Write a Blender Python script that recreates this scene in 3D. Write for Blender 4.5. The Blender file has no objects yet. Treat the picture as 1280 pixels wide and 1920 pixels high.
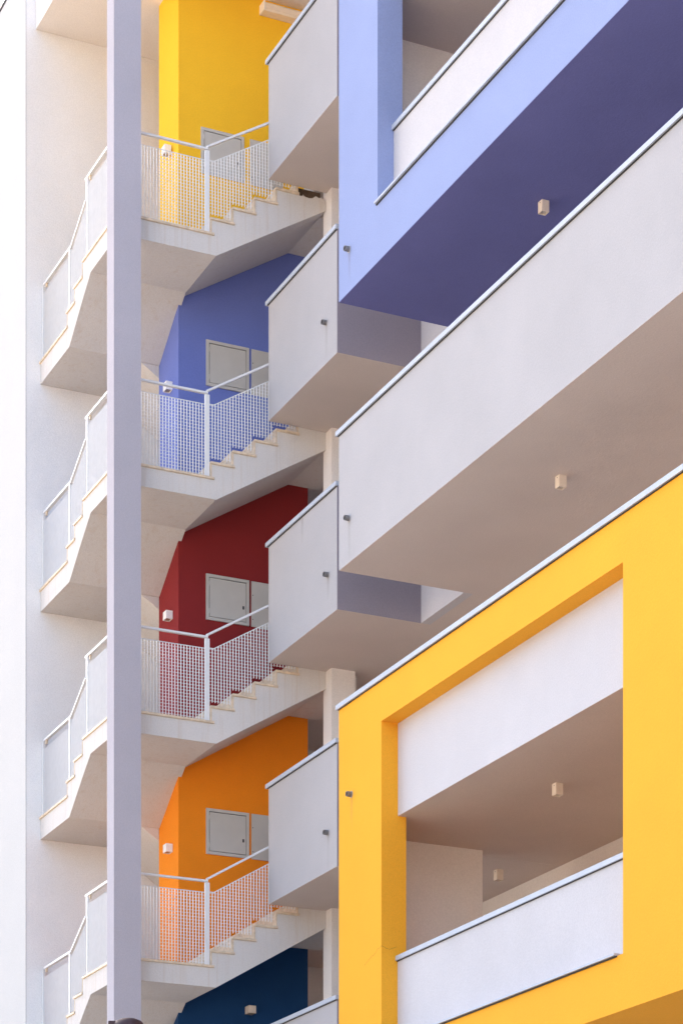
import bpy, bmesh, math, random
from math import radians, sin, cos
random.seed(7)
# ---------------------------------------------------------------- camera, light, exposure
S = bpy.context.scene
COL = S.collection
F_PX, CX, HY, XA = 4707.0, 640.0, 2841.3, -1544.0        # focal length in photo pixels, horizon row, vanishing column
cam_d = bpy.data.cameras.new('camera')
cam = bpy.data.objects.new('camera', cam_d); COL.objects.link(cam)
n_ = math.hypot(XA-CX, F_PX); SN, CS = (CX-XA)/n_, F_PX/n_
cam.location = (0, 0, 0)
cam.rotation_euler = (radians(90), 0, -math.atan2(SN, CS))
cam_d.sensor_fit = 'HORIZONTAL'; cam_d.sensor_width = 36
cam_d.lens = 36*F_PX/1280; cam_d.shift_y = (HY-960)/1280
cam_d.clip_start = .1; cam_d.clip_end = 3000
S.camera = cam
SUN_AZ, SUN_EL = radians(12), radians(40)                # azimuth measured from +Y towards +X: behind the building
w = bpy.data.worlds.new('World'); S.world = w; w.use_nodes = True
nt = w.node_tree; bg = nt.nodes['Background']
sky = nt.nodes.new('ShaderNodeTexSky'); sky.sky_type = 'NISHITA'; sky.sun_disc = False
sky.sun_elevation = SUN_EL; sky.sun_rotation = SUN_AZ
sky.air_density = 1.0; sky.dust_density = 4.0; sky.ozone_density = .6
nt.links.new(sky.outputs[0], bg.inputs[0]); bg.inputs[1].default_value = .15
sun_d = bpy.data.lights.new('sun', 'SUN'); sun_d.energy = 4.5; sun_d.angle = radians(.5); sun_d.color = (1, .93, .82)
sun = bpy.data.objects.new('sun', sun_d); COL.objects.link(sun)
sun.rotation_euler = (SUN_EL-radians(90), 0, -SUN_AZ)    # shines from +Y, high, down towards the street
sun.location = (10, 60, 60)
S.view_settings.view_transform = 'Standard'; S.view_settings.look = 'None'
S.view_settings.gamma = 1; S.view_settings.use_curve_mapping = False
S.view_settings.exposure = 2.12
S.render.engine = 'CYCLES'
S.cycles.max_bounces = 10; S.cycles.diffuse_bounces = 7

# ---------------------------------------------------------------- materials
def nn(t, k, **kw):
    n = t.nodes.new(k)
    for a, b in kw.items(): setattr(n, a, b)
    return n
def mix(t, fac, a, b, mode='MIX'):
    m = nn(t, 'ShaderNodeMix', data_type='RGBA', blend_type=mode)
    for i, v in ((0, fac), (6, a), (7, b)):
        if isinstance(v, (int, float, tuple)): m.inputs[i].default_value = (*v, 1) if isinstance(v, tuple) else v
        else: t.links.new(v, m.inputs[i])
    return m.outputs[2]
def noise(t, vec, scale, detail=3, rough=.55):
    n = nn(t, 'ShaderNodeTexNoise'); n.inputs['Scale'].default_value = scale
    n.inputs['Detail'].default_value = detail; n.inputs['Roughness'].default_value = rough
    t.links.new(vec, n.inputs['Vector']); return n.outputs['Fac']
def remap(t, v, a, b, lo=0., hi=1.):
    m = nn(t, 'ShaderNodeMapRange'); t.links.new(v, m.inputs[0])
    for i, x in enumerate((a, b, lo, hi)): m.inputs[i+1].default_value = x
    return m.outputs[0]
def mapping(t, vec, sc):
    m = nn(t, 'ShaderNodeMapping'); m.inputs['Scale'].default_value = sc
    t.links.new(vec, m.inputs[0]); return m.outputs[0]
def plaster(name, col, rough=.88, mottle=.035, grain=.06, streak=0., streak_col=(.45, .30, .18), bump=.5, spots=()):
    m = bpy.data.materials.new(name); m.use_nodes = True; t = m.node_tree; b = t.nodes['Principled BSDF']
    pos = nn(t, 'ShaderNodeNewGeometry').outputs['Position']
    big = noise(t, pos, 1.1, 5, .6); fine = noise(t, pos, 70, 2, .7)
    c = mix(t, remap(t, big, .3, .7), tuple(x*(1-mottle) for x in col), tuple(min(1, x*(1+mottle)) for x in col))
    c = mix(t, remap(t, fine, .3, .7, 0, 1), mix(t, grain*2, c, (0, 0, 0)), c)
    # faint trowel and rain marks running down the wall
    st = noise(t, mapping(t, pos, (9, 9, .5)), 1.0, 4, .65)
    c = mix(t, remap(t, st, .56, .75, 0, .05+streak), c, tuple(x*.8 for x in col) if not streak else streak_col)
    if streak:
        st2 = noise(t, mapping(t, pos, (26, 26, .9)), 1.0, 3, .6)
        c = mix(t, remap(t, st2, .55, .72, 0, streak*.9), c, streak_col)
    if spots:                        # dirty runs below the drain outlets, each at its own place on the wall
        sep = nn(t, 'ShaderNodeSeparateXYZ'); t.links.new(pos, sep.inputs[0])
        wob = noise(t, mapping(t, pos, (30, 30, 5)), 1.0, 3)
        for (y0, z0, ln) in spots:
            d = nn(t, 'ShaderNodeMath', operation='SUBTRACT'); t.links.new(sep.outputs[1], d.inputs[0]); d.inputs[1].default_value = y0
            a = nn(t, 'ShaderNodeMath', operation='ABSOLUTE'); t.links.new(d.outputs[0], a.inputs[0])
            h = remap(t, a.outputs[0], .008, .045, 1, 0)
            up = remap(t, sep.outputs[2], z0-.015, z0+.01, 1, 0); dn = remap(t, sep.outputs[2], z0-ln, z0-.03, 0, 1)
            f = h
            for k in (up, dn, remap(t, wob, .35, .6, .25, 1)):
                mu = nn(t, 'ShaderNodeMath', operation='MULTIPLY'); t.links.new(f, mu.inputs[0]); t.links.new(k, mu.inputs[1]); f = mu.outputs[0]
            mu = nn(t, 'ShaderNodeMath', operation='MULTIPLY'); t.links.new(f, mu.inputs[0]); mu.inputs[1].default_value = .42; f = mu.outputs[0]
            c = mix(t, f, c, (.17, .14, .12))
    t.links.new(c, b.inputs['Base Color'])
    b.inputs['Roughness'].default_value = rough
    b.inputs['Specular IOR Level'].default_value = .25
    bp = nn(t, 'ShaderNodeBump'); bp.inputs['Strength'].default_value = bump; bp.inputs['Distance'].default_value = .006
    add = nn(t, 'ShaderNodeMath', operation='MULTIPLY_ADD'); t.links.new(noise(t, pos, 38, 4, .7), add.inputs[0])
    add.inputs[1].default_value = 1; t.links.new(remap(t, noise(t, pos, 5, 3), 0, 1, 0, .25), add.inputs[2])
    t.links.new(add.outputs[0], bp.inputs['Height']); t.links.new(bp.outputs[0], b.inputs['Normal'])
    return m
def simple(name, col, rough=.5, metal=0., var=.05, scale=12, spec=.5):
    m = bpy.data.materials.new(name); m.use_nodes = True; t = m.node_tree; b = t.nodes['Principled BSDF']
    pos = nn(t, 'ShaderNodeNewGeometry').outputs['Position']
    c = mix(t, remap(t, noise(t, pos, scale, 4), .3, .7), tuple(x*(1-var) for x in col), tuple(min(1, x*(1+var)) for x in col))
    t.links.new(c, b.inputs['Base Color'])
    b.inputs['Roughness'].default_value = rough; b.inputs['Metallic'].default_value = metal
    b.inputs['Specular IOR Level'].default_value = spec
    return m
M = {
 'wall':    plaster('cream_white_plaster', (.86, .81, .78)),
 'endwall': plaster('end_wall_plaster', (.84, .83, .83)),
 'grey':    plaster('pale_grey_plaster', (.47, .455, .47), spots=((26.9, 14.05, .45), (26.849, 11.06, .3), (26.849, 8.02, .5), (25.227, 11.06, .5), (27.6, 12.0, .35))),
 'white':   plaster('white_plaster', (.60, .58, .60)),
 'side':    plaster('side_wall_dimmed', (.55, .55, .555), mottle=.015),  # same wall, tone lowered on the side that catches most light
 'lilac':   plaster('shaded_near_plaster', (.32, .29, .34)),  # balcony plaster with the shade of the near walls in its colour
 'column':  plaster('lilac_grey_plaster', (.46, .435, .485)),
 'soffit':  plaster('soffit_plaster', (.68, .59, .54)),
 'stair':   plaster('stair_plaster', (.68, .645, .62), streak=.30, streak_col=(.52, .40, .30)),
 'yellow':  plaster('yellow_plaster', (.95, .43, .030), mottle=.03, spots=((25.171, 7.98, .4),)),
 'cyellow': plaster('core_yellow_plaster', (.98, .56, .03), mottle=.04),
 'violet':  plaster('violet_plaster', (.30, .36, .60), mottle=.03, spots=((25.227, 14.05, .4),)),
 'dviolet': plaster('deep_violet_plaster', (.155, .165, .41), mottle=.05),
 'cviolet': plaster('core_violet_plaster', (.16, .21, .56), mottle=.04),
 'red':     plaster('red_plaster', (.25, .022, .024), mottle=.05),
 'orange':  plaster('orange_plaster', (.93, .27, .012), mottle=.05),
 'navy':    plaster('navy_plaster', (.008, .055, .17), mottle=.08),
 'marble':  simple('cream_marble', (.66, .53, .39), .5, var=.18, scale=16),
 'coping':  simple('grey_blue_sheet_metal', (.46, .50, .58), .6, 0, .06, 5),
 'rail':    simple('white_painted_steel', (.74, .74, .75), .4, 0, .03),
 'cabinet': simple('grey_painted_metal', (.52, .50, .47), .5, 0, .03, 6),
 'gasket':  simple('rubber_and_shadow', (.03, .03, .035), .7),  # rubber and dark fittings, also the shadow strips below the copings
 'lampbox': simple('cream_lamp_housing', (.80, .70, .60), .5, 0, .05, 20),
 'lampw':   simple('white_lamp_housing', (.85, .82, .80), .5, 0, .04, 20),
 'reflect': simple('dull_reflector', (.40, .30, .20), .35, .4, .15, 40),
 'glass':   simple('frosted_lens', (.62, .55, .48), .25, 0, .05, 30),
 'pipe':    simple('grey_plastic_pipe', (.17, .165, .17), .45, 0, .2, 30),
 'pipein':  simple('pipe_bore_shade', (.012, .012, .013), .9),  # near black, stands for the shade inside the pipe
 'rubble':  plaster('broken_concrete', (.20, .14, .10), mottle=.45, grain=.2, bump=1),
 'crack':   simple('dark_ochre_crack', (.40, .19, .015), .9),  # dark ochre for the hairline crack
 'lmetal':  simple('brown_lacquered_metal', (.05, .022, .025), .6, .1, .25, 14),
 'ground':  plaster('sandy_paving', (.42, .355, .285), mottle=.12),
 'kerb': plaster('kerb_stone', (.35, .34, .32)),
 'asphalt': plaster('asphalt', (.06, .06, .062), mottle=.15),  # dark paving of the unseen added road
}

# ---------------------------------------------------------------- builders
class MB:
    def __init__(s): s.v = []; s.f = []
    def box(s, x0, x1, y0, y1, z0, z1):
        i = len(s.v)
        s.v += [(x0,y0,z0),(x1,y0,z0),(x1,y1,z0),(x0,y1,z0),(x0,y0,z1),(x1,y0,z1),(x1,y1,z1),(x0,y1,z1)]
        s.f += [tuple(i+k for k in q) for q in ((3,2,1,0),(4,5,6,7),(0,1,5,4),(1,2,6,5),(2,3,7,6),(3,0,4,7))]
        return s
    def prism(s, poly, axis, a, b):
        """closed outline swept along one axis: 'y' takes (x,z) pairs, 'x' takes (y,z) pairs, 'z' takes (x,y)"""
        def P(p, t): return (p[0], t, p[1]) if axis == 'y' else (t, p[0], p[1]) if axis == 'x' else (p[0], p[1], t)
        i = len(s.v); n = len(poly)
        s.v += [P(p, a) for p in poly] + [P(p, b) for p in poly]
        s.f += [tuple(range(i, i+n)), tuple(range(i+2*n-1, i+n-1, -1))]
        for k in range(n):
            j = (k+1) % n; s.f.append((i+k, i+n+k, i+n+j, i+j))
        return s
    def bar(s, p, q, w, h):
        """rectangular bar from p to q, w across (horizontal), h tall"""
        from mathutils import Vector
        p, q = Vector(p), Vector(q); d = (q-p).normalized(); up = Vector((0, 0, 1))
        if abs(d.z) > .99: up = Vector((0, 1, 0))
        sd = d.cross(up).normalized()*w/2; u = sd.cross(d).normalized()*h/2
        i = len(s.v)
        for c in (p, q): s.v += [tuple(c-sd-u), tuple(c+sd-u), tuple(c+sd+u), tuple(c-sd+u)]
        s.f += [tuple(i+k for k in f) for f in ((0,1,2,3),(7,6,5,4),(0,4,5,1),(1,5,6,2),(2,6,7,3),(3,7,4,0))]
        return s
    def tube(s, p, q, r, n=16, r2=None, caps=True):
        from mathutils import Vector
        p, q = Vector(p), Vector(q); d = (q-p).normalized(); a = d.orthogonal().normalized(); b = d.cross(a)
        i = len(s.v)
        for c, rr in ((p, r), (q, r if r2 is None else r2)):
            s.v += [tuple(c+a*rr*cos(2*math.pi*k/n)+b*rr*sin(2*math.pi*k/n)) for k in range(n)]
        s.f += [(i+k, i+(k+1) % n, i+n+(k+1) % n, i+n+k) for k in range(n)]
        if caps: s.f += [tuple(range(i+n-1, i-1, -1)), tuple(range(i+n, i+2*n))]
        return s
    def build(s, name, mat, parent=None, bevel=0., base=None):
        me = bpy.data.meshes.new(name)
        o0 = base if base is not None else (tuple(parent['_base']) if parent is not None and '_base' in parent else (0, 0, 0))
        me.from_pydata([(v[0]-o0[0], v[1]-o0[1], v[2]-o0[2]) for v in s.v], [], s.f)
        bm = bmesh.new(); bm.from_mesh(me); bmesh.ops.recalc_face_normals(bm, faces=bm.faces); bm.to_mesh(me); bm.free()
        me.materials.append(M[mat] if isinstance(mat, str) else mat)
        ob = bpy.data.objects.new(name, me); COL.objects.link(ob)
        if parent is not None:
            ob.parent = parent; ob['_base'] = o0
            if parent.type == 'MESH': pass
        elif base is not None: ob.location = base
        if bevel:
            b = ob.modifiers.new('bevel', 'BEVEL'); b.width = bevel; b.segments = 2; b.limit_method = 'ANGLE'
        return ob
def thing(name, label, cat, loc, group=None):
    o = bpy.data.objects.new(name, None); COL.objects.link(o); o.location = loc; o.empty_display_size = .2
    o['_base'] = loc; o['label'] = label; o['category'] = cat; o['kind'] = 'thing'
    if group: o['group'] = group
    return o
def copy_tree(o, parent=None):
    c = o.copy(); COL.objects.link(c); c.parent = parent
    for ch in list(o.children): copy_tree(ch, c)
    return c
def dup(root, dloc, label):
    c = copy_tree(root); c.location = [a+b for a, b in zip(root.location, dloc)]; c['label'] = label
    return c
def structure(o, label=None):
    o['kind'] = 'structure'
    if label: o['label'] = label
    return o

GZ = -1.6                                            # street level, 1.6 m under the camera
XS, YF, YW = 10.32, 28.63, 31.66                     # stairwell: outer side, front, rear wall
XI, YI = 11.586, 29.8                                # inner side of the left flight, front of the coloured core
XG, YG = 11.80, 25.50                                # face of the galleries, their far end
XC = 14.65                                           # corridor wall
ZL = [6.75+3*k for k in range(4)]                    # stair landings
ZB = [4.575+3*k for k in range(5)]                   # undersides of the floor slabs
TH = .295

# ---------------------------------------------------------------- ground
structure(MB().box(-1500, 1500, -1500, 1500, GZ-.5, GZ).build('ground', 'ground'))
structure(MB().box(-6, 6.5, -300, 300, GZ+.004, GZ+.008).build('unseen_road', 'asphalt'))  # unseen, added to darken the bounce onto the lower storeys
structure(MB().box(6.5, 6.65, -300, 300, GZ+.001, GZ+.13).build('kerb', 'kerb'))
structure(MB().box(6.6504, XC, -300, 300, GZ+.002, GZ+.12).build('pavement', 'ground'))

# ---------------------------------------------------------------- large structure
t = thing('building_wing', 'white building wing with plain end wall at the far left edge', 'building', (10.118, YW, GZ))
MB().box(10.13, 26, YW, 46, GZ, 20.36).build('wall', 'endwall', t)
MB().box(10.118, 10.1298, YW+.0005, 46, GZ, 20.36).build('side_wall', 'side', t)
MB().box(10.106, 26.03, YW-.015, 46.03, 20.365, 20.41).build('coping', 'gasket', t)
t = thing('corridor_block', 'beige inner building wall running behind the galleries and corridors', 'building', (XC, 20, GZ))
MB().box(XC, 25.9, 10, YW-.004, GZ, 21).build('wall', 'wall', t)
t = thing('roof_slab', 'pale flat roof slab covering the top of the stairwell', 'roof', (10.257, 28.3, 19.56))
MB().box(10.257, XC-.003, 28.3, YW-.004, 19.56, 20.2).build('slab', 'wall', t)
MB().box(XG+.3, XC-.003, 14, 28.297, 19.575, 20.2).build('sun_block_roof', 'wall', t)  # unseen slab over the galleries, put in to block the sun

t = thing('stairwell_column', 'tall square lilac grey column in front of the stair landings', 'column', (10.33, 28.48, GZ))
MB().box(10.160, 10.505, 28.355, 28.6, GZ, 20.2).build('shaft', 'column', t)
t = thing('corridor_pier', 'narrow pale pier where the stairs meet the balconies', 'column', (13.2, 28.5, GZ))
MB().box(13.07, 13.394, 28.461, 28.71, GZ, 19.56).build('shaft', 'wall', t)

# coloured core wall between the flights: one thing for each storey's colour
core_cols = [('navy', 'navy blue'), ('orange', 'orange'), ('red', 'dark red'), ('cviolet', 'violet blue'), ('cyellow', 'yellow')]
def core_corners(k):      # heights of the four corners where one colour meets the next, hidden inside the flights
    z = ZL[k] if k >= 0 else None
    return (z-.12, z+.80, z-.70, z-1.45)
X0, X1, Y0, Y1 = 11.545, 13.345, YI, 30.5
for k in range(5):
    lo = (GZ,)*4 if k == 0 else core_corners(k-1)
    hi = (19.557,)*4 if k == 4 else core_corners(k)
    me = MB(); C = ((X0, Y0), (X1, Y0), (X0, Y1-.004), (X1, Y1-.004))
    me.v = [(*C[i], lo[i]) for i in range(4)] + [(*C[i], hi[i]) for i in range(4)]
    me.f = [(0,1,5,4), (1,3,7,5), (3,2,6,7), (2,0,4,6), (0,2,3), (0,3,1), (4,5,7), (4,7,6)]
    ob = me.build('core_wall', core_cols[k][0], base=(X0, Y0, lo[0]))
    ob['label'] = {0: 'navy blue wall under the lowest stair flight', 1: 'orange wall behind the lowest visible white railing',
                   2: 'dark red wall behind the stair railing', 3: 'violet blue wall behind the stair railing left of the white balconies',
                   4: 'yellow wall behind the topmost stair railing'}[k]
    ob['category'] = 'wall'; ob['kind'] = 'thing'; ob['group'] = 'coloured walls in the stairwell'

# ---------------------------------------------------------------- staircases
RUN, RISE = .29, .1875
def make_staircase(broken=False):
    zl = ZL[3]
    t = thing('staircase', '', 'staircase', (XS, YF, zl-3), 'stairs of the stacked storeys')
    zs = zl-.03
    MB().box(XS, XI, YF, 29.954, zl-.27, zs).build('landing', 'stair', t)
    # flight along the front, climbing to the right
    xr = [11.53+RUN*i for i in range(6)]
    def outline(notch):
        P = [(XI, zl-.27), (13.063, zl+.605), (13.497, zl+.605), (13.497, zl+1.095)]
        if notch:
            P = P[:2] + [(13.066, zl+.70), (13.05, zl+.735), (13.0, zl+.755), (12.97, zl+.745), (12.93, zl+.762), (12.885, zl+.725),
                         (12.84, zl+.715), (12.79, zl+.72), (12.765, zl+.73), (12.76, zl+.745)]
            last = 4
        else: last = 6
        P2 = []
        for i in range(last): P2 += [(xr[i], zs+RISE*i), (xr[i], zs+RISE*(i+1)-.03*0)]
        P2 = [(x, z) for x, z in P2]
        P2.reverse(); P2.append((XI, zs))
        if notch: return P + [(12.76, zs+RISE*4)] + P2
        return P + P2
    if broken:
        MB().prism(outline(True), 'y', YF, 28.80).build('front_flight', 'stair', t)
        MB().prism(outline(False), 'y', 28.803, YI-.006).build('flight_core', 'stair', t)
        MB().box(12.765, 13.062, 28.785, 28.802, zl+.68, zl+.9).build('broken_edge', 'rubble', t)
    else:
        MB().prism(outline(False), 'y', YF, YI-.006).build('front_flight', 'stair', t)
    # left flight, climbing towards the street
    yr = [30.55, 30.255, 29.96]; zr = zl-3*RISE
    P = [(29.957, zl-.27), (29.654+.303, zl-.27)]
    P = [(29.957, zl-.475), (30.48, zl-.855), (30.6, zl-.855), (30.6, zr-.03), (yr[0], zr-.03), (yr[0], zr-.03+RISE), (yr[1], zr-.03+RISE),
         (yr[1], zr-.03+2*RISE), (29.957, zr-.03+2*RISE)]
    MB().prism(P, 'x', XS, XI).build('left_flight', 'stair', t)
    # the wedge below the landing where the soffit begins to fall
    MB().prism([(29.654, zl-.2705), (29.9565, zl-.2705), (29.9565, zl-.4745)], 'x', XS+.0005, XI-.0005).build('soffit_wedge', 'stair', t)
    MB().box(XS, XI-.004, 30.603, YW-.003, zl-.855, zr-.03).build('rear_landing', 'stair', t)
    # rear flight going down to the corridor behind the coloured wall
    P = [(XI-.001, zr-.285-.19+.0), (13.06, zl-2.0-.0), (13.06, zl-2.395), (13.497, zl-2.395), (13.497, zl-1.905)]
    P = [(11.302, zl-.8565), (13.20, zl-2.12), (13.20, zl-2.395), (13.497, zl-2.395), (13.497, zl-1.905)]
    for i in range(6, -1, -1):
        x = 11.60+RUN*(6-i)
    P2 = []
    for i in range(7):                      # from the rear landing down
        x = 11.60+RUN*i; P2 += [(x, zr-.03-RISE*i), (x, zr-.03-RISE*(i+1))]
    P2 = [(11.589, zr-.03)] + P2
    P2[-1] = (P2[-1][0], zl-1.905)
    MB().prism([(11.589, zl-.8565-.191)] + P[1:] + P2[::-1], 'y', 30.5, YW-.003).build('rear_flight', 'stair', t)
    MB().prism([(11.302, zl-.8555), (11.5888, zl-.8555), (11.5888, zl-1.0465)], 'y', 30.5005, YW-.0035).build('rear_soffit', 'stair', t)
    # marble
    O = .02
    MB().box(XS-O, 11.53+.03, YF-O, 29.94, zs, zl).build('landing_slab', 'marble', t, .004)
    MB().box(XS-O, XI, 30.53, YW-.004, zr-.03, zr).build('landing_slab', 'marble', t, .004)
    for i in range(5 if not broken else 4):
        z = zl+RISE*(i+1)
        x0 = xr[i]-O; x1 = xr[i+1]+.012
        MB().box(x0, x1, YF-O, YI-.008, z-.03, z).build('tread', 'marble', t, .004)
    for i in range(5):
        MB().box(xr[i]-.016, xr[i]-.001, YF-.004, YI-.009, zs+RISE*i+(.03), zs+RISE*(i+1)-.0005).build('riser', 'marble', t)
    for i in range(2):
        z = zr+RISE*(i+1)
        MB().box(XS-O, XI-.001, yr[i+1]-.012, yr[i]+O, z-.03, z).build('tread', 'marble', t, .004)
    for i in range(3):
        MB().box(XS-.004, XI-.002, yr[i]+.001, yr[i]+.016, zr+RISE*i, zr+RISE*(i+1)-.0305).build('riser', 'marble', t)
    return t
st = make_staircase()
stair_labels = {3: 'topmost flight of stairs in front of the yellow wall', 2: 'flight of stairs in front of the violet blue wall',
                1: 'flight of stairs in front of the dark red wall', 0: 'lowest visible flight of stairs, in front of the orange wall'}
stop = make_staircase(broken=True); stop['label'] = 'topmost flight of stairs before the yellow wall, broken at its upper end'
st['label'] = stair_labels[2]; st.location.z -= 3
for k in (1, 0): dup(st, (0, 0, -3*(2-k)), stair_labels[k])

# ---------------------------------------------------------------- railings
def make_railing():
    zl = ZL[3]; zr = zl-3*RISE
    t = thing('railing', '', 'railing', (10.36, 28.66, zl), 'white railings along the stairs')
    Y = 28.665; H = 1.035; sl = .59
    top0 = zl+H
    MB().bar((10.36, Y, top0), (11.49, Y, top0), .04, .026).build('handrail', 'rail', t, .004)
    MB().bar((11.475, Y, top0+.022), (12.72, Y, top0+.022+sl*1.245), .04, .026).build('handrail', 'rail', t, .004)
    MB().box(11.452, 11.512, Y-.012, Y+.018, zl-.035, top0-.017).build('post', 'rail', t, .003)
    MB().box(10.508, 10.60, Y-.006, Y+.006, zl+.0, top0-.02).build('end_plate', 'coping', t)
    MB().box(12.69, 12.73, Y-.01, Y+.02, zl+.9, top0+.69).build('post', 'rail', t)
    # landing panel
    zt = zl+.895
    mesh = None
    def bar_at(x, z0, z1):
        return MB().box(x-.003, x+.003, Y-.013, Y+.013, z0, z1)
    proto = bar_at(0, 0, 1)
    pm = None; x = 10.625
    def put_bar(x, z0, z1):
        nonlocal pm
        if pm is None:
            o = MB().box(-.0022, .0022, -.011, .011, 0, 1).build('bar', 'rail', t, base=(0, 0, 0)); pm = o.data
        else:
            o = bpy.data.objects.new('bar', pm); COL.objects.link(o); o.parent = t
        o.location = (x-t.location.x, Y-t.location.y, z0-t.location.z); o.scale = (1, 1, z1-z0)
    while x < 11.44: put_bar(x, zl+.012, zt); x += .0395
    wires = MB(); z = zl+.03
    while z < zt: wires.box(10.60, 11.452, Y-.002, Y+.002, z-.002, z+.002); z += .0395
    wires.build('wire', 'rail', t)['kind'] = 'stuff'
    MB().box(10.60, 11.452, Y-.003, Y+.003, zt-.004, zt+.004).build('edge_strip', 'rail', t)
    # stair panel: its lower edge steps with the treads
    def ztop(x): return zl+.905+max(0, x-11.57)*sl
    def zbot(x):
        i = max(1, min(6, 1+int((x-11.50)//RUN))); return zl+RISE*i+.055
    x = 11.55; 
    while x < 12.69: put_bar(x, zbot(x), ztop(x)); x += .0395
    wires = MB(); z = zl+.26
    while z < zl+1.6:
        a = max(11.512, 11.57+(z-(zl+.905))/sl) if z > zl+.905 else 11.512
        b = 12.69
        for i in range(1, 6):
            if z < zl+RISE*(i)+.055: b = min(b, 11.50+RUN*(i-1)); break
        if b > a+.02: wires.box(a, b, Y-.002, Y+.002, z-.002, z+.002)
        z += .0395
    wires.build('wire', 'rail', t)['kind'] = 'stuff'
    MB().bar((11.512, Y, zl+.905), (11.57, Y, zl+.905), .008, .01).bar((11.57, Y, zl+.905), (12.69, Y, ztop(12.69)), .008, .01).build('edge_strip', 'rail', t)
    # side panels along the left flight (seen almost edge on)
    X = 10.362
    def side(name, ya, yb, za0, za1, zb0, zb1, step=None):
        m = MB(); n = int(abs(yb-ya)/.0395); 
        for i in range(n+1):
            f = (i+.5)/(n+1); y = ya+(yb-ya)*f
            lo = za0+(zb0-za0)*f if step is None else step(y)
            m.box(X-.013, X+.013, y-.003, y+.003, lo, za1+(zb1-za1)*f)
        m.build(name, 'rail', t)['kind'] = 'stuff'
        wv = MB(); z = min(za0, zb0)+.03; top = max(za1, zb1)
        while z < min(za1, zb1):
            wv.box(X-.002, X+.002, min(ya, yb), max(ya, yb), z-.002, z+.002); z += .079
        wv.build('wire', 'rail', t)['kind'] = 'stuff'
    zh = zr+1.0
    side('bar_panel', 31.62, 30.56, zr+.012, zh-.11, zr+.012, zh-.11)
    side('bar_panel', 30.52, 29.93, zr+.2, zh-.09, zl+.02, zh+.25, step=lambda y: zr+RISE*(1 if y > 30.255 else 2 if y > 29.96 else 3)+.04)
    side('bar_panel', 29.83, 28.62, zl+.012, zl+.90, zl+.012, zl+.90)
    MB().bar((X, 31.60, zh), (X, 30.50, zh), .045, .03).build('handrail', 'rail', t)
    MB().bar((X, 30.51, zh), (X, 29.93, zh+.32), .04, .028).build('handrail', 'rail', t)
    MB().bar((X, 29.925, zh+.31), (X, 29.925, zl+1.015), .018, .018).build('handrail_riser', 'rail', t)
    MB().bar((X, 29.935, zl+1.015), (X, 28.66, zl+1.015), .045, .03).build('handrail', 'rail', t)
    for y, z0, z1 in ((31.63, zr, zh-.02), (30.54, zr-.03, zh-.018), (29.86, zl-.03, zl+1.0)):
        MB().box(X-.022, X+.012, y-.02, y+.02, z0, z1).build('post', 'rail', t)
    MB().box(X-.01, X+.01, 31.50, 31.54, zh-.06, zh-.014).build('bracket', 'marble', t)
    MB().box(X-.01, X+.01, 29.77, 29.80, zl+.95, zl+1.0).build('bracket', 'marble', t)
    return t
rl = make_railing()
rail_labels = {3: 'topmost white stair railing, in front of the yellow wall', 2: 'white stair railing in front of the violet blue wall',
               1: 'white stair railing in front of the dark red wall', 0: 'lowest white stair railing, in front of the orange wall'}
rl['label'] = rail_labels[3]
for k in (2, 1, 0): dup(rl, (0, 0, -3*(3-k)), rail_labels[k])

# ---------------------------------------------------------------- small balconies beside the stairs
def coping(m, x0, x1, y0, y1, zt):
    return m.box(x0, x1, y0, y1, zt-.05, zt)
def make_balcony(zb):
    t = thing('balcony', '', 'balcony', (12.8, 27.6, zb), 'small balconies stacked beside the stairs')
    zt = zb+1.49
    MB().box(12.285, 12.435, 26.6, 28.62, zb, zt-.045).build('parapet', 'grey', t)
    MB().box(12.4355, 13.38, 26.6, 26.75, zb, zt-.045).build('near_wall', 'grey', t)
    MB().box(12.2862, 13.3795, 26.5965, 26.5998, zb+.0005, zt-.0515).build('near_shade', 'lilac', t)  # thin darker skin, recess shade put into its colour
    MB().box(12.2855, 13.4995, 26.6005, 28.6195, zb-.003, zb-.0003).build('underside', 'soffit', t)
    MB().box(12.272, 12.2848, 26.6, 28.63, zt-.059, zt-.0505).build('lip_shadow', 'gasket', t)  # dark strip in place of the shadow line under the coping
    MB().box(12.4355, 13.4995, 26.7505, 28.62, zb, zb+TH).build('slab', 'soffit', t)
    MB().box(12.257, 12.462, 26.575, 28.665, zt-.05, zt).build('coping', 'coping', t)
    MB().box(12.4625, 13.38, 26.575, 26.77, zt-.05, zt).build('coping', 'coping', t)
    return t
bl = make_balcony(ZB[4])
blab = {4: 'topmost small grey balcony, left of the violet frame', 3: 'small grey balcony left of the violet frame bottom, second from the top',
        2: 'small grey balcony at the lower left of the long grey gallery', 1: 'small grey balcony left of the yellow frame pillar',
        0: 'lowest small grey balcony, only its coping showing under the navy wall'}
bl['label'] = blab[4]
for k in (3, 2, 1, 0): dup(bl, (0, 0, -3*(4-k)), blab[k])

# corridor slabs with the bright parapet beside each opening
cs = thing('corridor_floor', '', 'corridor', (14, 27, ZB[4]), 'corridor floors behind the balconies')
MB().box(13.5, XC-.002, 25.503, YW-.006, ZB[4], ZB[4]+TH).build('slab', 'soffit', cs)
MB().box(13.3805, 13.4995, 25.503, 26.75, ZB[4], ZB[4]+1.435).build('parapet', 'white', cs)
clab = {4: 'corridor floor behind the topmost small balcony', 3: 'corridor floor with white parapet beside the gap under the violet slab',
        2: 'corridor floor with white parapet beside the triangular gap at the long grey gallery', 1: 'corridor floor behind the yellow pillar',
        0: 'lowest corridor floor behind the lowest small balcony'}
cs['label'] = clab[4]
for k in (3, 2, 1, 0): dup(cs, (0, 0, -3*(4-k)), clab[k])

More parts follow.
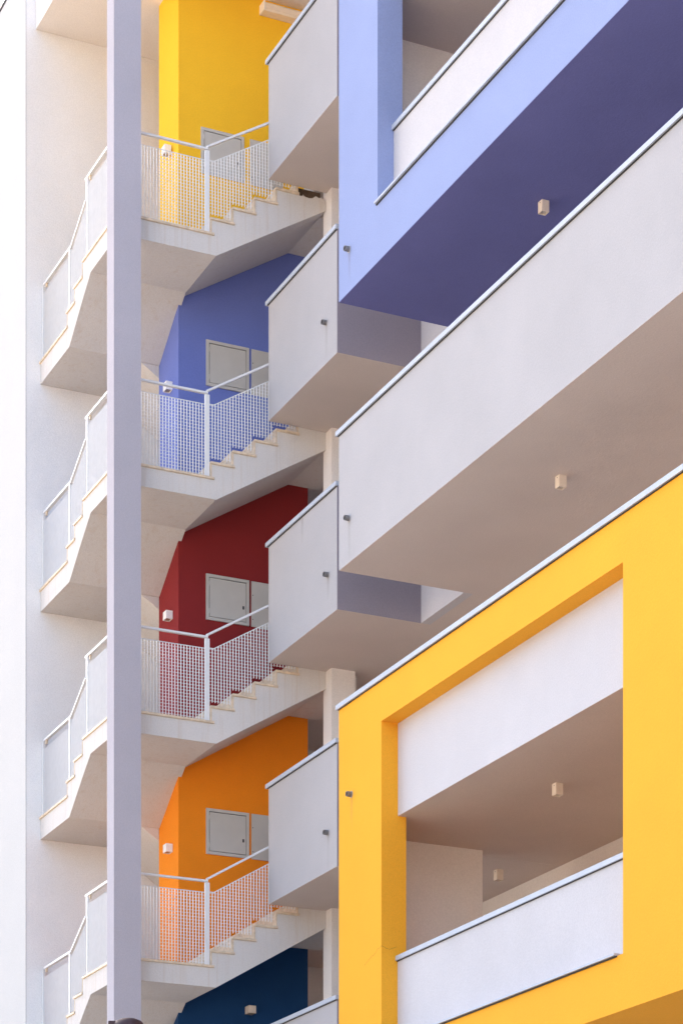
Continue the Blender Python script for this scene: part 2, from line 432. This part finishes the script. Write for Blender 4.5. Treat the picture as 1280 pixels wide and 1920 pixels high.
# ---------------------------------------------------------------- galleries
YN = 14.0
def frame_gallery(col, name, label, z0, zsill, ztop_open, z1, zfloor_slab, yj, yn, zpar, full_top):
    t = thing('framed_gallery', label, 'balcony', (XG, 22, z0), 'framed galleries')
    m = MB()
    m.box(XG, 12.10, yj, YG, z0, z1)
    m.build('far_pillar', col, t)
    MB().box(XG, 12.10, YN, yn, z0, z1).build('near_pillar', col, t)
    MB().box(XG, 12.10, yn+.0003, yj-.0003, z0, zsill).build('sill_beam', col, t)
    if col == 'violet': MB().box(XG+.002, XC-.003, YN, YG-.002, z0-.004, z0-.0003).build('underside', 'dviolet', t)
    MB().box(XG, 12.10, yn+.0003, yj-.0003, ztop_open, z1).build('head_beam', col, t)
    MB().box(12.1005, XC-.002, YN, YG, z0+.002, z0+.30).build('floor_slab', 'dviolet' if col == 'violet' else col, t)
    zc = zfloor_slab
    MB().box(12.1005, XC-.002, YN, YG-.003, zc, zc+TH).build('ceiling_slab', 'soffit', t)
    MB().box(12.0, 12.0998, yn+.001, yj-.001, zc, ztop_open-.0005).build('fascia', 'white', t)
    MB().box(12.0005, 12.0998, yn+.001, yj-.001, zc-.003, zc-.0003).build('fascia_underside', 'soffit', t)
    MB().box(11.995, 12.0995, yn+.001, yj-.001, zsill+.001, zpar-.045).build('parapet', 'white', t)
    MB().box(11.968, 12.13, yn+.002, yj+.0-.002, zpar-.05, zpar).build('coping', 'coping', t)
    MB().box(11.982, 11.9948, yn+.002, yj-.002, zpar-.059, zpar-.0505).build('lip_shadow', 'gasket', t)  # shadow line of the parapet coping as a dark strip
    MB().box(XG-.012, XG-.0003, yn+.10, yj+.02, zsill-.012, zsill+.0005).build('lip_shadow', 'gasket', t)  # dark strip for the shadow under the sill flashing
    MB().box(XG-.035, 12.0-.006, yn+.10, yj+.02, zsill+.001, zsill+.022).build('sill_flashing', 'coping', t)
    MB().box(12.1005, 13.5, YG-.22, YG-.004, z0+.31, zc-.0005).build('end_wall', 'wall', t)
    return t
tv = frame_gallery('violet', 'v', 'large violet framed gallery with white parapet and dark violet underside', 13.58, 14.21, 17.60, 18.10, ZB[4], 24.504, 19.42, 15.10, True)
ty = frame_gallery('yellow', 'y', 'large yellow framed gallery with white parapet and grey ceiling', 4.54, 5.05, 8.575, 9.012, ZB[1], 24.411, 19.419, 6.05, True)
MB().box(XG-.03, 12.13, YN, YG+.03, 9.013, 9.065).build('coping', 'coping', ty)
MB().box(XG-.012, XG-.0003, YN, YG, 9.004, 9.0125).build('lip_shadow', 'gasket', ty)  # dark strip for the shadow below the top coping
t = thing('long_gallery', 'long plain grey gallery parapet running between the violet and yellow frames', 'balcony', (XG, 22, ZB[2]))
MB().box(XG, 11.95, YN, YG, ZB[2], 12.079).build('parapet', 'grey', t)
MB().box(11.9505, 13.5, YG-.15, YG, ZB[2], 12.079).build('end_wall', 'grey', t)
MB().box(XG+.0005, XC-.003, YN, YG-.0005, ZB[2]-.003, ZB[2]-.0003).build('underside', 'soffit', t)
MB().box(XG-.014, XG-.0003, YN, YG, 12.071, 12.0795).build('lip_shadow', 'gasket', t)  # shadow under the gallery coping, drawn as a dark strip
MB().box(11.9505, XC-.002, YN, YG-.1505, ZB[2], ZB[2]+TH).build('slab', 'soffit', t)
MB().box(XG-.032, 11.98, YN, YG+.03, 12.08, 12.13).build('coping', 'coping', t)
MB().box(13.5005, XC-.002, YG-.15, YG-.001, ZB[2], ZB[2]+TH).build('slab_end', 'soffit', t)

# ground floor piers that carry the galleries
p = thing('ground_pier', 'square beige pier under the far end of the galleries', 'column', (12.3, 25.2, GZ), 'piers under the galleries')
MB().box(12.15, 12.5, 25.0, 25.4, GZ, 4.54).build('shaft', 'wall', p)
dup(p, (0, -9, 0), 'square beige pier under the near end of the galleries')

# ---------------------------------------------------------------- cabinets on the core wall
def make_cabinet():
    z = 15.01; x0, x1 = 11.918, 12.512; y = YI
    t = thing('utility_cabinet', '', 'cabinet', (x0, y, z-.585), 'utility cabinets with frames and doors')
    m = MB(); w_ = .038
    m.box(x0, x0+w_, y-.02, y-.002, z-.585, z).box(x1-w_, x1, y-.02, y-.002, z-.585, z)
    m.box(x0+w_+.0002, x1-w_-.0002, y-.02, y-.002, z-w_, z).box(x0+w_+.0002, x1-w_-.0002, y-.02, y-.002, z-.585, z-.585+w_)
    m.build('frame', 'cabinet', t)
    MB().box(x0+w_, x1-w_, y-.006, y-.003, z-.585+w_, z-w_).build('gasket', 'gasket', t)
    d = MB().box(x0+w_+.009, x1-w_-.007, y-.017, y-.0065, z-.585+w_+.008, z-w_-.009).build('door', 'cabinet', t)
    MB().box(x1-w_-.055, x1-w_-.035, y-.024, y-.0172, z-.385, z-.345).build('lock', 'gasket', d)
    for zz in (z-.12, z-.47): MB().tube((x0+w_+.004, y-.02, zz-.028), (x0+w_+.004, y-.02, zz+.028), .006, 8).build('hinge', 'cabinet', d)
    return t
def make_panel():
    z = 15.01; x0, x1 = 12.545, 13.01; y = YI
    t = thing('cover_panel', '', 'panel', (x0, y, z-.585), 'plain grey cover panels')
    MB().box(x0, x1, y-.014, y-.002, z-.585, z).build('plate', 'cabinet', t, .002)
    for zz in (z-.18, z-.49): MB().tube((x0+.02, y-.014, zz), (x0+.02, y-.018, zz), .006, 8).build('screw', 'gasket', t)
    return t
cb = make_cabinet(); pn = make_panel()
nm = {2: 'violet blue', 1: 'dark red', 0: 'orange'}
cb['label'] = 'square grey metal cabinet on the violet blue wall'; pn['label'] = 'plain grey cover panel right of the cabinet on the violet blue wall'
dup(cb, (-.07, 0, 2.70), 'square grey metal cabinet on the yellow wall behind the railing')
dup(pn, (-.02, 0, 2.70), 'plain grey cover panel right of the cabinet on the yellow wall')
for k in (1, 0):
    dz = {1: -2.99, 0: -5.985-.0}[k]
    dup(cb, (.0, 0, dz), f'square grey metal cabinet on the {nm[k]} wall')
    dup(pn, (.0, 0, dz), f'plain grey cover panel right of the cabinet on the {nm[k]} wall')

# ---------------------------------------------------------------- lamps
def make_wall_lamp():
    t = thing('wall_lamp', '', 'wall lamp', (X0, 30.05, 14.43), 'white box lamps on the coloured walls')
    x0, x1, y0, y1, z0, z1 = 11.455, X0-.002, 30.0, 30.115, 14.38, 14.485
    m = MB(); m.box(x0, x1, y0, y1, z0+.02, z1)
    for a in ((x0, x1, y0, y0+.008), (x0, x1, y1-.008, y1), (x0, x0+.008, y0+.0081, y1-.0081), (x1-.008, x1, y0+.0081, y1-.0081)): m.box(*a, z0, z0+.0198)
    m.build('housing', 'lampw', t)
    MB().box(x0+.012, x1-.012, y0+.012, y1-.012, z0+.008, z0+.0195).build('lens', 'reflect', t)
    return t
wl = make_wall_lamp(); wl['label'] = 'white box lamp on the violet blue wall behind the handrail'
dup(wl, (-.02, 0, 3.02), 'white box lamp on the yellow wall behind the railing mesh')
dup(wl, (0, 0, -2.93), 'white box lamp on the dark red wall above the handrail')
dup(wl, (0, 0, -5.91), 'white box lamp on the orange wall above the handrail')
t = thing('wall_lamp', 'small beige box lamp on the navy blue wall', 'wall lamp', (12.51, YI-.05, 6.45))
m = MB().box(12.46, 12.56, YI-.13, YI-.002, 6.435, 6.53); m.build('housing', 'lampbox', t)
MB().box(12.47, 12.55, YI-.12, YI-.02, 6.427, 6.434).build('lens', 'reflect', t)

def make_downlight():
    t = thing('ceiling_lamp', '', 'ceiling lamp', (12.81, 22.65, 13.58), 'square cream downlights on the undersides')
    s = .042; h = .122; z1 = 13.58; z0 = z1-h; cx, cy = 12.81, 22.65
    m = MB().box(cx-s, cx+s, cy-s, cy+s, z0+.03, z1)
    w_ = .007
    m.box(cx-s, cx+s, cy-s, cy-s+w_, z0, z0+.0299).box(cx-s, cx+s, cy+s-w_, cy+s, z0, z0+.0299)
    m.box(cx-s, cx-s+w_, cy-s+w_, cy+s-w_, z0, z0+.0299).box(cx+s-w_, cx+s, cy-s+w_, cy+s-w_, z0, z0+.0299)
    m.build('housing', 'lampbox', t)
    MB().tube((cx, cy, z0+.012), (cx, cy, z0+.0295), .024, 16).build('lens', 'glass', t)
    MB().tube((cx-s-.002, cy, z1-.022), (cx-s+.001, cy, z1-.022), .005, 8).build('screw', 'gasket', t)
    return t
dl = make_downlight(); dl['label'] = 'square cream downlight under the violet slab'
dup(dl, (12.775-12.81, 22.234-22.65, ZB[2]-13.58), 'square cream downlight under the long grey gallery')
dup(dl, (12.976-12.81, 0, ZB[1]-13.58), 'square cream downlight on the gallery ceiling inside the yellow frame, nearer the white fascia')
dup(dl, (14.084-12.81, 25.977-22.65, ZB[1]-13.58), 'small square downlight deep inside the yellow frame, right of the inner wall')
t = thing('batten_lamp', 'long cream batten lamp under the ceiling at the top of the yellow wall', 'ceiling lamp', (13.1, YI-.08, 19.4))
MB().prism([(YI-.002, 19.345), (YI-.13, 19.345), (YI-.15, 19.37), (YI-.15, 19.43), (YI-.13, 19.455), (YI-.002, 19.455)], 'x', 12.68, 13.9).build('housing', 'lampbox', t)
MB().prism([(YI-.004, 19.342), (YI-.153, 19.342), (YI-.153, 19.458), (YI-.004, 19.458)], 'x', 12.66, 12.678).build('end_cap', 'lampw', t)

# ---------------------------------------------------------------- rainwater outlets
def make_pipe():
    t = thing('drain_pipe', '', 'pipe', (12.285, 26.9, 14.05), 'grey drain outlets')
    x, y, z = 12.285, 26.9, 14.05; r = .030
    m = MB(); n = 20
    for rr, xx in ((r, x+.01), (r, x-.06), (r-.006, x-.06), (r-.006, x-.01)):
        m.v += [(xx, y+rr*cos(2*math.pi*k/n), z+rr*sin(2*math.pi*k/n)) for k in range(n)]
    for j in range(3): m.f += [(j*n+k, j*n+(k+1) % n, (j+1)*n+(k+1) % n, (j+1)*n+k) for k in range(n)]
    o = m.build('tube', 'pipe', t)
    MB().tube((x-.050, y, z), (x-.052, y, z), r-.0065, n).build('bore_shade', 'pipein', t)  # dark disc near the mouth for the shade in the tube
    MB().tube((x-.001, y, z), (x-.006, y, z), r+.009, n).build('collar', 'grey', t)
    return t
dp = make_pipe(); dp['label'] = 'grey drain pipe stub on the small balcony left of the violet frame bottom'
b0 = (12.285, 26.9, 14.05)
for (x, y, z, l) in ((12.285, 26.849, 11.061, 'grey drain pipe stub on the small balcony beside the dark red wall'),
                     (12.285, 26.849, 8.025, 'grey drain pipe stub on the small balcony left of the yellow pillar'),
                     (XG, 25.227, 14.049, 'grey drain pipe stub on the corner of the violet frame'),
                     (XG, 25.227, 11.061, 'grey drain pipe stub on the face of the long grey gallery'),
                     (XG, 25.171, 7.981, 'grey drain pipe stub on the yellow pillar')):
    dup(dp, (x-b0[0], y-b0[1], z-b0[2]), l)

# hairline crack that runs over the corner of the yellow pillar
ck = MB(); rnd = random.Random(3)
pts = [(24.84-.43*i/9 if i < 10 else 24.411, 6.02+.13*(i/9)+rnd.uniform(-.012, .012)) for i in range(10)]
for (a, b) in zip(pts, pts[1:]): ck.bar((XG-.0004, a[0], a[1]), (XG-.0004, b[0], b[1]), .0012, .0035)
px_ = [(XG+.02*i, 6.15-.03*math.sin(i*.35)+rnd.uniform(-.006, .006)) for i in range(10)]
for (a, b) in zip(px_, px_[1:]): ck.bar((a[0], 24.4106, a[1]), (b[0], 24.4106, b[1]), .0012, .003)
ck.build('crack', 'crack', ty)

# ---------------------------------------------------------------- street lamp whose hood just enters the frame
def at(u, v, d):
    r = (u-CX)/F_PX*d; z = (HY-v)/F_PX*d
    return (r*CS+d*SN, -r*SN+d*CS, z)
lx, ly, lz = at(241, 1911, 27.5)
t = thing('street_lamp', 'brown metal street lamp hood in front of the column foot', 'street lamp', (lx, ly, GZ))
MB().tube((lx, ly, GZ), (lx, ly, lz-.30), .06, 16, .045).build('pole', 'lmetal', t)
m = MB(); n = 16
prof = [(.045, -.30), (.10, -.26), (.18, -.20), (.185, -.10), (.15, -.035), (.085, -.005), (0.02, 0)]
for r, z in prof: m.v += [(lx+r*cos(2*math.pi*k/n), ly+r*sin(2*math.pi*k/n), lz+z) for k in range(n)]
for j in range(len(prof)-1): m.f += [(j*n+k, j*n+(k+1) % n, (j+1)*n+(k+1) % n, (j+1)*n+k) for k in range(n)]
m.f += [tuple(range((len(prof)-1)*n, len(prof)*n))]
h = m.build('hood', 'lmetal', t); 
for p_ in h.data.polygons: p_.use_smooth = True
ax, ay, az = at(204, 1915, 27.5)
MB().bar((lx-.05, ly, lz-.08), (ax, ay, az-.05), .10, .09).build('arm', 'lmetal', t, .01)

for o in bpy.data.objects:
    if '_base' in o: del o['_base']
